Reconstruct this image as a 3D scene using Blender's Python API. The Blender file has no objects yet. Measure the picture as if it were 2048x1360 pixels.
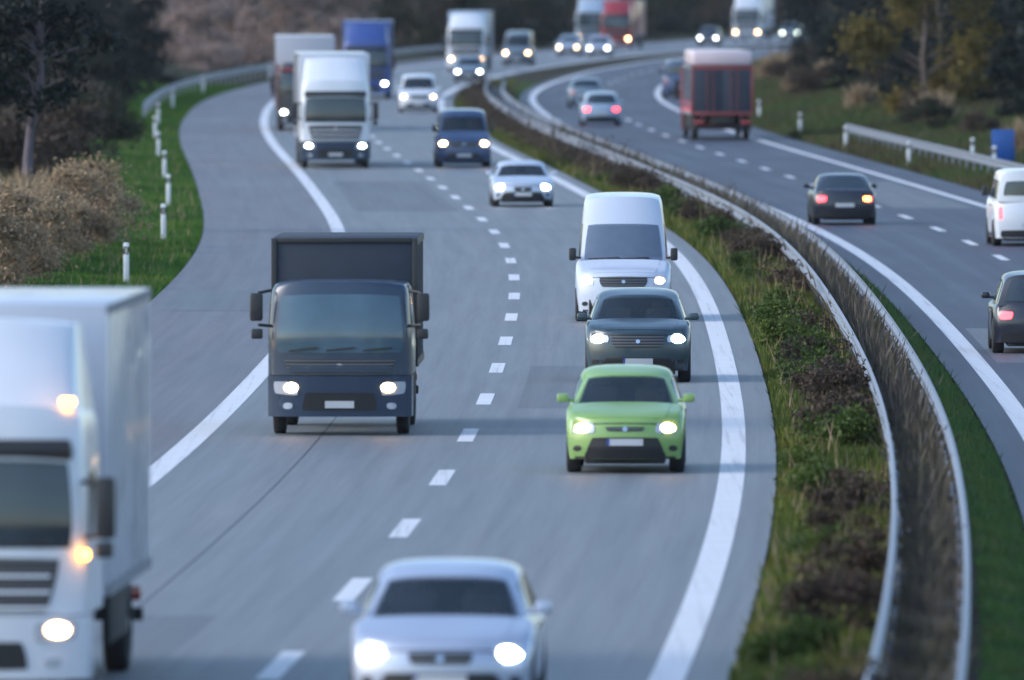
import bpy, bmesh, math, random
import numpy as np
from mathutils import Vector, Matrix
R = math.radians
random.seed(7); rng = np.random.default_rng(11)
scene = bpy.context.scene
C = scene.collection

# ------------------------------------------------------------------ camera, sky, sun, exposure
CAM_H, FPX, HOR = 7.6, 28360.0, -97.0
cam = bpy.data.cameras.new('camera'); camo = bpy.data.objects.new('camera', cam); C.objects.link(camo)
cam.sensor_width = 36; cam.lens = 36 * FPX / 2048
cam.clip_start = 1; cam.clip_end = 20000
camo.location = (0, 0, CAM_H)
camo.rotation_euler = (R(90) - math.atan((680 - HOR) / FPX), 0, 0)
cam.dof.use_dof = True; cam.dof.focus_distance = 262; cam.dof.aperture_fstop = 2.5
scene.camera = camo
w = bpy.data.worlds.new('World'); scene.world = w; w.use_nodes = True
nt = w.node_tree; bg = nt.nodes['Background']
sky = nt.nodes.new('ShaderNodeTexSky'); sky.sky_type = 'NISHITA'; sky.sun_disc = False
SUN_EL, SUN_AZ = 30, 258
sky.sun_elevation = R(SUN_EL); sky.sun_rotation = R(SUN_AZ); sky.air_density = 1.1; sky.dust_density = 1.2; sky.ozone_density = 2.6
nt.links.new(sky.outputs[0], bg.inputs[0]); bg.inputs[1].default_value = 0.12
sun = bpy.data.lights.new('sun', 'SUN'); sun.energy = 0.7; sun.angle = R(25); sun.color = (1, .97, .94)
suno = bpy.data.objects.new('sun', sun); C.objects.link(suno)
_d = Vector((math.sin(R(SUN_AZ)) * math.cos(R(SUN_EL)), math.cos(R(SUN_AZ)) * math.cos(R(SUN_EL)), math.sin(R(SUN_EL))))
suno.rotation_euler = _d.to_track_quat('Z', 'Y').to_euler()
scene.view_settings.view_transform = 'Standard'; scene.view_settings.look = 'None'
scene.view_settings.exposure = 1.38; scene.view_settings.gamma = 1
scene.cycles.use_denoising = True

# ------------------------------------------------------------------ materials
def mat(name, col, rough=.5, metal=0, coat=0, var=.12, scale=3, bump=0, bscale=40, emit=None, es=0, spec=.5, trans=0):
    m = bpy.data.materials.new(name); m.use_nodes = True; t = m.node_tree; b = t.nodes['Principled BSDF']
    b.inputs['Roughness'].default_value = rough; b.inputs['Metallic'].default_value = metal
    b.inputs['Coat Weight'].default_value = coat; b.inputs['Coat Roughness'].default_value = .06
    b.inputs['Specular IOR Level'].default_value = spec
    tc = t.nodes.new('ShaderNodeTexCoord'); n = t.nodes.new('ShaderNodeTexNoise')
    n.inputs['Scale'].default_value = scale; n.inputs['Detail'].default_value = 6
    t.links.new(tc.outputs['Object'], n.inputs['Vector'])
    mx = t.nodes.new('ShaderNodeMix'); mx.data_type = 'RGBA'
    mx.inputs['A'].default_value = (*[c * (1 - var) for c in col], 1); mx.inputs['B'].default_value = (*[min(1, c * (1 + var)) for c in col], 1)
    t.links.new(n.outputs['Fac'], mx.inputs['Factor']); t.links.new(mx.outputs['Result'], b.inputs['Base Color'])
    if bump:
        n2 = t.nodes.new('ShaderNodeTexNoise'); n2.inputs['Scale'].default_value = bscale; n2.inputs['Detail'].default_value = 4
        t.links.new(tc.outputs['Object'], n2.inputs['Vector'])
        bp = t.nodes.new('ShaderNodeBump'); bp.inputs['Strength'].default_value = bump; bp.inputs['Distance'].default_value = .02
        t.links.new(n2.outputs['Fac'], bp.inputs['Height']); t.links.new(bp.outputs['Normal'], b.inputs['Normal'])
    if emit:
        b.inputs['Emission Color'].default_value = (*emit, 1); b.inputs['Emission Strength'].default_value = es
    return m
def paint(name, col, rough=.32, metal=.0):
    """car paint with road film: a clear coat dulled by dust towards irregular patches"""
    m = mat(name, col, rough, metal, coat=.55, var=.08, scale=1.5); t = m.node_tree; b = t.nodes['Principled BSDF']
    tc = t.nodes['Texture Coordinate']; n = t.nodes.new('ShaderNodeTexNoise'); n.inputs['Scale'].default_value = 2.3; n.inputs['Detail'].default_value = 8
    t.links.new(tc.outputs['Object'], n.inputs['Vector'])
    mr = t.nodes.new('ShaderNodeMapRange'); mr.inputs['From Min'].default_value = .35; mr.inputs['From Max'].default_value = .7
    mr.inputs['To Min'].default_value = .05; mr.inputs['To Max'].default_value = .3
    t.links.new(n.outputs['Fac'], mr.inputs['Value']); t.links.new(mr.outputs['Result'], b.inputs['Coat Roughness'])
    return m
def leafmat(name, cols, patch=.25, rough=.6):
    m = bpy.data.materials.new(name); m.use_nodes = True; t = m.node_tree; b = t.nodes['Principled BSDF']
    b.inputs['Roughness'].default_value = rough; b.inputs['Specular IOR Level'].default_value = .25
    g = t.nodes.new('ShaderNodeNewGeometry'); n = t.nodes.new('ShaderNodeTexNoise'); n.inputs['Scale'].default_value = patch; n.inputs['Detail'].default_value = 3
    t.links.new(g.outputs['Position'], n.inputs['Vector'])
    a = t.nodes.new('ShaderNodeMath'); a.operation = 'MULTIPLY_ADD'; a.inputs[1].default_value = .35; 
    t.links.new(g.outputs['Random Per Island'], a.inputs[0])
    mr = t.nodes.new('ShaderNodeMapRange'); mr.inputs['From Min'].default_value = .3; mr.inputs['From Max'].default_value = .7; mr.inputs['To Max'].default_value = .65
    t.links.new(n.outputs['Fac'], mr.inputs['Value']); t.links.new(mr.outputs['Result'], a.inputs[2])
    r = t.nodes.new('ShaderNodeValToRGB'); e = r.color_ramp.elements
    while len(e) < len(cols): e.new(.5)
    for i, c in enumerate(cols): e[i].position = i / (len(cols) - 1); e[i].color = (*c, 1)
    t.links.new(a.outputs[0], r.inputs['Fac']); t.links.new(r.outputs['Color'], b.inputs['Base Color'])
    tr = t.nodes.new('ShaderNodeBsdfTranslucent'); ms = t.nodes.new('ShaderNodeMixShader'); ms.inputs[0].default_value = .25
    t.links.new(r.outputs['Color'], tr.inputs['Color']); t.links.new(b.outputs[0], ms.inputs[1]); t.links.new(tr.outputs[0], ms.inputs[2])
    t.links.new(ms.outputs[0], t.nodes['Material Output'].inputs['Surface'])
    return m
def slatmat(name, a, b_, freq, rough=.4):
    m = mat(name, a, rough); t = m.node_tree; b = t.nodes['Principled BSDF']; tc = t.nodes['Texture Coordinate']
    wv = t.nodes.new('ShaderNodeTexWave'); wv.bands_direction = 'Z'; wv.inputs['Scale'].default_value = freq
    t.links.new(tc.outputs['Object'], wv.inputs['Vector']); r = t.nodes.new('ShaderNodeValToRGB')
    r.color_ramp.elements[0].position = .55; r.color_ramp.elements[0].color = (*a, 1); r.color_ramp.elements[1].position = .7; r.color_ramp.elements[1].color = (*b_, 1)
    t.links.new(wv.outputs['Fac'], r.inputs['Fac']); t.links.new(r.outputs['Color'], b.inputs['Base Color'])
    return m
def asphaltmat(name, a, b_, seed=0, tracks=()):
    m = bpy.data.materials.new(name); m.use_nodes = True; t = m.node_tree; b = t.nodes['Principled BSDF']
    uv = t.nodes.new('ShaderNodeUVMap'); mp = t.nodes.new('ShaderNodeMapping'); mp.inputs['Scale'].default_value = (1.3, .012, 1); mp.inputs['Location'].default_value = (seed, seed, 0)
    t.links.new(uv.outputs[0], mp.inputs[0])
    n1 = t.nodes.new('ShaderNodeTexNoise'); n1.inputs['Scale'].default_value = 1; n1.inputs['Detail'].default_value = 4; t.links.new(mp.outputs[0], n1.inputs['Vector'])
    mp2 = t.nodes.new('ShaderNodeMapping'); mp2.inputs['Scale'].default_value = (.25, .04, 1); t.links.new(uv.outputs[0], mp2.inputs[0])
    n2 = t.nodes.new('ShaderNodeTexNoise'); n2.inputs['Scale'].default_value = 1; n2.inputs['Detail'].default_value = 5; t.links.new(mp2.outputs[0], n2.inputs['Vector'])
    n3 = t.nodes.new('ShaderNodeTexNoise'); n3.inputs['Scale'].default_value = 14; n3.inputs['Detail'].default_value = 5; t.links.new(uv.outputs[0], n3.inputs['Vector'])
    ad = t.nodes.new('ShaderNodeMath'); ad.operation = 'ADD'; t.links.new(n1.outputs['Fac'], ad.inputs[0]); t.links.new(n2.outputs['Fac'], ad.inputs[1])
    ad2 = t.nodes.new('ShaderNodeMath'); ad2.operation = 'MULTIPLY_ADD'; ad2.inputs[1].default_value = .5; t.links.new(n3.outputs['Fac'], ad2.inputs[0]); t.links.new(ad.outputs[0], ad2.inputs[2])
    mr = t.nodes.new('ShaderNodeMapRange'); mr.inputs['From Min'].default_value = .95; mr.inputs['From Max'].default_value = 1.55; t.links.new(ad2.outputs[0], mr.inputs['Value'])
    mx = t.nodes.new('ShaderNodeMix'); mx.data_type = 'RGBA'; mx.inputs['A'].default_value = (*a, 1); mx.inputs['B'].default_value = (*b_, 1)
    t.links.new(mr.outputs['Result'], mx.inputs['Factor'])
    n4 = t.nodes.new('ShaderNodeTexNoise'); n4.inputs['Scale'].default_value = 1; n4.inputs['Detail'].default_value = 8; n4.inputs['Roughness'].default_value = .75
    mp4 = t.nodes.new('ShaderNodeMapping'); mp4.inputs['Scale'].default_value = (3.5, .04, 1); t.links.new(uv.outputs[0], mp4.inputs[0]); t.links.new(mp4.outputs[0], n4.inputs['Vector'])
    fac = t.nodes.new('ShaderNodeMapRange'); fac.inputs['From Min'].default_value = .35; fac.inputs['From Max'].default_value = .65; fac.inputs['To Min'].default_value = .8; fac.inputs['To Max'].default_value = 1.16; t.links.new(n4.outputs['Fac'], fac.inputs['Value'])
    last = fac.outputs['Result']
    if tracks:
        sx = t.nodes.new('ShaderNodeSeparateXYZ'); t.links.new(uv.outputs[0], sx.inputs[0]); lo, hi = tracks[0] - 1.5, tracks[-1] + 1.5
        m2 = t.nodes.new('ShaderNodeMapRange'); m2.inputs['From Min'].default_value = lo; m2.inputs['From Max'].default_value = hi; t.links.new(sx.outputs['X'], m2.inputs['Value'])
        cr = t.nodes.new('ShaderNodeValToRGB'); cr.color_ramp.interpolation = 'EASE'; e = cr.color_ramp.elements; e[0].color = (1, 1, 1, 1); e[1].color = (1, 1, 1, 1)
        for x in tracks:
            for d, v in ((-.42, 1.0), (0, .7), (.42, 1.0)): q = e.new((x + d - lo) / (hi - lo)); q.color = (v, v, v, 1)
        mu = t.nodes.new('ShaderNodeMath'); mu.operation = 'MULTIPLY'; t.links.new(cr.outputs['Color'], mu.inputs[0]); t.links.new(last, mu.inputs[1]); last = mu.outputs[0]
    vm = t.nodes.new('ShaderNodeVectorMath'); vm.operation = 'SCALE'; t.links.new(mx.outputs['Result'], vm.inputs[0]); t.links.new(last, vm.inputs['Scale']); t.links.new(vm.outputs[0], b.inputs['Base Color'])
    mr2 = t.nodes.new('ShaderNodeMapRange'); mr2.inputs['To Min'].default_value = .52; mr2.inputs['To Max'].default_value = .72; t.links.new(mr.outputs['Result'], mr2.inputs['Value'])
    t.links.new(mr2.outputs['Result'], b.inputs['Roughness'])
    bp = t.nodes.new('ShaderNodeBump'); bp.inputs['Strength'].default_value = .25; bp.inputs['Distance'].default_value = .01
    t.links.new(n3.outputs['Fac'], bp.inputs['Height']); t.links.new(bp.outputs['Normal'], b.inputs['Normal'])
    return m
def groundmat(name, cols, scale=.4):
    m = bpy.data.materials.new(name); m.use_nodes = True; t = m.node_tree; b = t.nodes['Principled BSDF']; b.inputs['Roughness'].default_value = .95
    b.inputs['Specular IOR Level'].default_value = .1
    g = t.nodes.new('ShaderNodeNewGeometry'); n = t.nodes.new('ShaderNodeTexNoise'); n.inputs['Scale'].default_value = scale; n.inputs['Detail'].default_value = 8; n.inputs['Roughness'].default_value = .65
    t.links.new(g.outputs['Position'], n.inputs['Vector']); r = t.nodes.new('ShaderNodeValToRGB'); e = r.color_ramp.elements
    while len(e) < len(cols): e.new(.5)
    for i, c in enumerate(cols): e[i].position = .3 + .4 * i / (len(cols) - 1); e[i].color = (*c, 1)
    t.links.new(n.outputs['Fac'], r.inputs['Fac']); t.links.new(r.outputs['Color'], b.inputs['Base Color'])
    return m
def seeglass(name, col, alpha):
    m = mat(name, col, .06, var=.2, spec=.9); m.node_tree.nodes['Principled BSDF'].inputs['Alpha'].default_value = alpha; return m
def wornpaint():
    m = mat('road_paint', (.62, .63, .66), .6, var=.12, scale=1.2); t = m.node_tree; b = t.nodes['Principled BSDF']; tc = t.nodes['Texture Coordinate']
    n = t.nodes.new('ShaderNodeTexNoise'); n.inputs['Scale'].default_value = 1; n.inputs['Detail'].default_value = 9; n.inputs['Roughness'].default_value = .8
    mp = t.nodes.new('ShaderNodeMapping'); mp.inputs['Scale'].default_value = (7, .06, 1); t.links.new(tc.outputs['Object'], mp.inputs[0]); t.links.new(mp.outputs[0], n.inputs['Vector'])
    r = t.nodes.new('ShaderNodeMapRange'); r.inputs['From Min'].default_value = .52; r.inputs['From Max'].default_value = .68; r.inputs['To Max'].default_value = .75; t.links.new(n.outputs['Fac'], r.inputs['Value'])
    old = b.inputs['Base Color'].links[0].from_socket; mx = t.nodes.new('ShaderNodeMix'); mx.data_type = 'RGBA'; t.links.new(old, mx.inputs['A']); mx.inputs['B'].default_value = (.25, .26, .28, 1)
    t.links.new(r.outputs['Result'], mx.inputs['Factor']); t.links.new(mx.outputs['Result'], b.inputs['Base Color']); return m
M = dict(
    asphalt=asphaltmat('asphalt', (.13, .145, .16), (.175, .19, .207), 0, (-7.15, -5.45, -2.95, -1.25)),
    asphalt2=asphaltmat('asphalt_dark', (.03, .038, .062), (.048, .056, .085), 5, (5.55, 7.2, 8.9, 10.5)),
    shoulder=asphaltmat('asphalt_shoulder', (.108, .11, .128), (.145, .142, .162), 9),
    patch=asphaltmat('asphalt_patch', (.09, .1, .115), (.13, .14, .155), 21),
    seam=mat('seam_tar', (.05, .052, .06), .6),
    line=wornpaint(),
    earth=groundmat('earth', [(.015, .022, .01), (.024, .034, .012), (.034, .028, .018), (.02, .03, .01)], .25),
    median=groundmat('median_earth', [(.018, .014, .01), (.034, .026, .018), (.028, .03, .012), (.045, .035, .025)], .6),
    grassL=leafmat('verge_grass', [(.014, .05, .008), (.024, .095, .009), (.06, .15, .014), (.13, .18, .02)], .16),
    grassM=leafmat('median_grass', [(.045, .032, .022), (.045, .075, .014), (.08, .115, .014), (.14, .13, .018), (.06, .045, .03)], .22),
    grassR=leafmat('bank_grass', [(.03, .075, .016), (.05, .09, .02), (.085, .07, .03), (.045, .042, .022)], .12),
    grassG=leafmat('green_grass', [(.035, .09, .026), (.055, .14, .034), (.09, .15, .04), (.07, .07, .04)], .3),
    railbrown=leafmat('dead_growth', [(.075, .062, .05), (.12, .1, .085), (.1, .09, .055), (.16, .14, .12)], .5),
    drygrass=leafmat('dry_grass', [(.17, .12, .075), (.28, .2, .12), (.36, .27, .17), (.26, .17, .11)], .5),
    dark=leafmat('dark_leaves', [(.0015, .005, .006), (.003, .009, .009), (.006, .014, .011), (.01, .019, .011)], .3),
    olive=leafmat('olive_leaves', [(.012, .018, .009), (.022, .026, .012), (.036, .034, .016)], .3),
    yellow=leafmat('yellow_leaves', [(.06, .055, .016), (.14, .11, .024), (.22, .15, .03)], .3),
    tan=leafmat('tan_leaves', [(.17, .11, .09), (.3, .21, .17), (.4, .32, .3), (.3, .16, .09)], .25),
    brown=leafmat('brown_leaves', [(.04, .028, .02), (.07, .048, .034), (.055, .045, .026)], .6),
    greenbush=leafmat('green_bush_leaves', [(.024, .05, .01), (.05, .09, .014), (.1, .13, .016)], .7),
    bark=mat('bark', (.09, .07, .06), .9, var=.4, scale=6, bump=.6, bscale=12),
    bark2=mat('pale_bark', (.11, .095, .115), .9, var=.35, scale=5, bump=.6, bscale=12),
    steel=mat('galvanised', (.27, .29, .34), .5, .6, var=.15, scale=3),
    strap=mat('grey_strap', (.2, .21, .24), .7),
    rubber=mat('rubber', (.022, .022, .024), .8),
    rim=mat('rim', (.4, .41, .43), .35, .8),
    glass=mat('dark_glass', (.022, .036, .048), .09, coat=0, var=.2, spec=.8),
    glass2=mat('sky_tint_glass', (.12, .16, .23), .12, coat=0, var=.25, spec=.9),  # pale blue base colour stands in for sky reflected in a windscreen
    glass3=mat('teal_glass', (.05, .1, .14), .12, coat=0, var=.3, spec=.9),
    boxfront=mat('tarpaulin_dark', (.022, .034, .055), .75, var=.3, scale=1.2, bump=.3, bscale=3),
    screen_glass=seeglass('screen_glass', (.03, .045, .06), .5), sky_tint_screen=seeglass('sky_tint_screen_glass', (.14, .19, .27), .75),  # second glass: reflected sky painted in as a pale blue base colour
    seat=mat('seat_fabric', (.09, .09, .1), .9), black=mat('black_plastic', (.02, .021, .024), .5),
    under=mat('underbody', (.015, .015, .017), .8),
    grille=slatmat('grille', (.012, .012, .014), (.1, .105, .115), 6),
    intake=slatmat('intake', (.01, .01, .012), (.03, .031, .034), 9),
    chrome=mat('chrome', (.6, .62, .65), .15, 1),
    lens=mat('lamp_lens', (.5, .54, .6), .08, .3, coat=1),
    warm=mat('lamp_warm', (1, .85, .6), .3, emit=(1, .56, .24), es=13),
    white=mat('lamp_white', (.95, 1, 1), .3, emit=(.92, .98, 1), es=12),
    greenish=mat('lamp_pale', (.9, 1, .85), .3, emit=(.86, 1, .8), es=9),
    red=mat('lamp_red', (.6, .01, .01), .2, emit=(1, .03, .04), es=4.5),
    redoff=mat('tail_lens', (.3, .015, .02), .15, coat=1),
    amber=mat('lamp_amber', (1, .5, .1), .2, emit=(1, .36, .03), es=9),
    plate=mat('number_plate', (.5, .52, .55), .45),
    platey=mat('plate_blue', (.02, .06, .3), .45),
    sign=mat('sign_blue', (.015, .085, .33), .35),
    postw=mat('post_white', (.72, .76, .78), .5, var=.15),
    postk=mat('post_black', (.02, .02, .02), .5),
    reflect=mat('reflector', (.6, .62, .65), .15, .6),
)

# ------------------------------------------------------------------ helpers
def px(x, y, z=0.0):
    Y = FPX * (CAM_H - z) / (y - HOR); return ((x - 1024) / FPX * Y, Y)
def tag(o, label=None, cat=None, group=None, kind=None):
    if label: o['label'] = label
    if cat: o['category'] = cat
    if group: o['group'] = group
    if kind: o['kind'] = kind
    return o
def link(name, me, m, parent=None, smooth=45):
    o = bpy.data.objects.new(name, me); C.objects.link(o)
    if m: me.materials.append(m)
    if smooth is not None:
        for p in me.polygons: p.use_smooth = True
        me.set_sharp_from_angle(angle=R(smooth))
    if parent: o.parent = parent
    return o
def empty(name, loc=(0, 0, 0), rz=0):
    o = bpy.data.objects.new(name, None); C.objects.link(o); o.location = loc; o.rotation_euler = (0, 0, rz); o.empty_display_size = .3
    return o
def copy_tree(o, parent=None):
    c = o.copy(); C.objects.link(c); c.parent = parent
    for ch in list(KIDS.get(o.name, [])): 
        n = copy_tree(ch, c); KIDS.setdefault(c.name, []).append(n)
    return c
KIDS = {}
class MB:
    def __init__(s): s.bm = bmesh.new()
    def box(s, cx, cy, cz, sx, sy, sz, bev=0, rot=None):
        r = bmesh.ops.create_cube(s.bm, size=1); vs = r['verts']
        for v in vs: v.co = Vector((v.co.x * sx, v.co.y * sy, v.co.z * sz))
        if bev:
            es = list({e for v in vs for e in v.link_edges}); rr = bmesh.ops.bevel(s.bm, geom=es, offset=bev, segments=2, affect='EDGES', profile=.5)
            vs = list({v for f in rr['faces'] for v in f.verts} | {v for v in vs if v.is_valid})
        mt = Matrix.Translation((cx, cy, cz)) @ (rot or Matrix())
        for v in vs: v.co = mt @ v.co
        return s
    def tube(s, a, b, r, r2=None, n=8):
        a, b = Vector(a), Vector(b); d = b - a; q = d.to_track_quat('Z', 'Y').to_matrix().to_4x4()
        bmesh.ops.create_cone(s.bm, cap_ends=True, segments=n, radius1=r, radius2=r if r2 is None else r2, depth=d.length, matrix=Matrix.Translation((a + b) / 2) @ q)
        return s
    def build(s, name, m, parent=None, smooth=40):
        bmesh.ops.recalc_face_normals(s.bm, faces=s.bm.faces)
        me = bpy.data.meshes.new(name); s.bm.to_mesh(me); s.bm.free(); return link(name, me, m, parent, smooth)
def lerp(a, b, t): return a + (b - a) * t
def prof(pts, t):
    if t <= pts[0][0]: return pts[0][1]
    for (a, va), (b, vb) in zip(pts, pts[1:]):
        if t <= b: return lerp(va, vb, (t - a) / (b - a))
    return pts[-1][1]
def boxmap(name, f, us, ts, vs, m, parent, smooth=38, hole=None):
    idx = {}; V = []; F = []
    nu, nt_, nv = len(us), len(ts), len(vs)
    def vi(i, j, k):
        if (i, j, k) not in idx: idx[(i, j, k)] = len(V); V.append(f(us[i], ts[j], vs[k]))
        return idx[(i, j, k)]
    for j, fl in ((0, 0), (nt_ - 1, 1)):
        for i in range(nu - 1):
            for k in range(nv - 1):
                if hole and j == 0 and us[i] >= -hole[0] and us[i + 1] <= hole[0] and vs[k] >= hole[1] and vs[k + 1] <= hole[2]: continue
                q = [vi(i, j, k), vi(i + 1, j, k), vi(i + 1, j, k + 1), vi(i, j, k + 1)]; F.append(q[::-1] if fl else q)
    for i, fl in ((0, 1), (nu - 1, 0)):
        for j in range(nt_ - 1):
            for k in range(nv - 1):
                q = [vi(i, j, k), vi(i, j + 1, k), vi(i, j + 1, k + 1), vi(i, j, k + 1)]; F.append(q[::-1] if fl else q)
    for k, fl in ((0, 1), (nv - 1, 0)):
        for i in range(nu - 1):
            for j in range(nt_ - 1):
                q = [vi(i, j, k), vi(i + 1, j, k), vi(i + 1, j + 1, k), vi(i, j + 1, k)]; F.append(q[::-1] if fl else q)
    me = bpy.data.meshes.new(name); me.from_pydata(V, [], F); return link(name, me, m, parent, smooth)
def patch(name, f, face, quad, m, parent, off=.006, n=8, rnd=0, depth=.03):
    """conforming raised panel. quad = four (a,b) corners BL,BR,TR,TL in face parameters"""
    def g(a, b):
        if face == 'front': return Vector(f(a, 0, b))
        if face == 'rear': return Vector(f(a, 1, b))
        if face == 'left': return Vector(f(-1, a, b))
        if face == 'right': return Vector(f(1, a, b))
        if face == 'top': return Vector(f(a, b, 1))
    out = {'front': Vector((0, -1, .01)), 'rear': Vector((0, 1, .01)), 'left': Vector((-1, 0, .01)), 'right': Vector((1, 0, .01)), 'top': Vector((0, 0, 1))}[face]
    V = []; F = []
    for j in range(n + 1):
        for i in range(n + 1):
            s, t = i / n * 2 - 1, j / n * 2 - 1
            if rnd:
                sd, td = s * math.sqrt(1 - t * t / 2), t * math.sqrt(1 - s * s / 2); s, t = lerp(s, sd, rnd), lerp(t, td, rnd)
            s, t = (s + 1) / 2, (t + 1) / 2
            a = (quad[0][0] * (1 - s) + quad[1][0] * s) * (1 - t) + (quad[3][0] * (1 - s) + quad[2][0] * s) * t
            b = (quad[0][1] * (1 - s) + quad[1][1] * s) * (1 - t) + (quad[3][1] * (1 - s) + quad[2][1] * s) * t
            p = g(a, b); e = .01; nn = (g(a + e, b) - g(a - e, b)).cross(g(a, b + e) - g(a, b - e))
            if nn.length < 1e-9: nn = out.copy()
            nn.normalize()
            if nn.dot(out) < 0: nn = -nn
            V.append(p + nn * off)
            V.append(p - nn * depth)
    N = n + 1; top = lambda i, j: 2 * (j * N + i)
    for j in range(n):
        for i in range(n): F.append((top(i, j), top(i + 1, j), top(i + 1, j + 1), top(i, j + 1)))
    ring = [(i, 0) for i in range(n)] + [(n, j) for j in range(n)] + [(i, n) for i in range(n, 0, -1)] + [(0, j) for j in range(n, 0, -1)]
    for k in range(len(ring)):
        a, b = top(*ring[k]), top(*ring[(k + 1) % len(ring)]); F.append((b, a, a + 1, b + 1))
    bm = bmesh.new(); vs = [bm.verts.new(v) for v in V]
    for q in F: bm.faces.new([vs[i] for i in q])
    bmesh.ops.delete(bm, geom=[v for v in bm.verts if not v.link_faces], context='VERTS')
    # consistent orientation
    bm.faces.ensure_lookup_table(); bmesh.ops.recalc_face_normals(bm, faces=bm.faces)
    fc = bm.faces[len(bm.faces) // 3]
    if sum((f_.normal for f_ in list(bm.faces)[:n * n]), Vector()).dot(out) < 0: bmesh.ops.reverse_faces(bm, faces=bm.faces)
    me = bpy.data.meshes.new(name); bm.to_mesh(me); bm.free(); return link(name, me, m, parent, 50)

# wheel mesh, unit radius, axis x
def wheel_meshes():
    bm = bmesh.new(); P = [(-.33, .62), (-.36, .8), (-.33, .95), (-.26, 1), (.26, 1), (.33, .95), (.36, .8), (.33, .62)]; n = 28; rings = []
    for i in range(n):
        a = 2 * math.pi * i / n; rings.append([bm.verts.new((x, r * math.cos(a), r * math.sin(a))) for x, r in P])
    for i in range(n):
        A, B = rings[i], rings[(i + 1) % n]
        for k in range(len(P) - 1): bm.faces.new((A[k], B[k], B[k + 1], A[k + 1]))
        bm.faces.new((A[-1], B[-1], B[0], A[0]))
    bmesh.ops.recalc_face_normals(bm, faces=bm.faces); t = bpy.data.meshes.new('tyre'); bm.to_mesh(t); bm.free(); t.materials.append(M['rubber'])
    for p in t.polygons: p.use_smooth = True
    m = MB()
    m.tube((-.1, 0, 0), (.2, 0, 0), .63, n=24); m.tube((.2, 0, 0), (.3, 0, 0), .16, n=12)
    for k in range(5):
        a = 2 * math.pi * k / 5; m.box(.24, .38 * math.cos(a), .38 * math.sin(a), .08, .14, .46, .02, Matrix.Rotation(a - math.pi / 2, 4, 'X'))
    bmesh.ops.recalc_face_normals(m.bm, faces=m.bm.faces); r = bpy.data.meshes.new('rim'); m.bm.to_mesh(r); m.bm.free(); r.materials.append(M['rim'])
    return t, r
TYRE, RIM = wheel_meshes()
def wheel(parent, x, y, r, wd=1):
    o = bpy.data.objects.new('wheel', TYRE); C.objects.link(o); o.parent = parent; o.location = (x, y, r); o.scale = (r * .95 * wd, r, r)
    if x < 0: o.rotation_euler = (0, 0, math.pi)
    k = bpy.data.objects.new('rim', RIM); C.objects.link(k); k.parent = o

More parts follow.
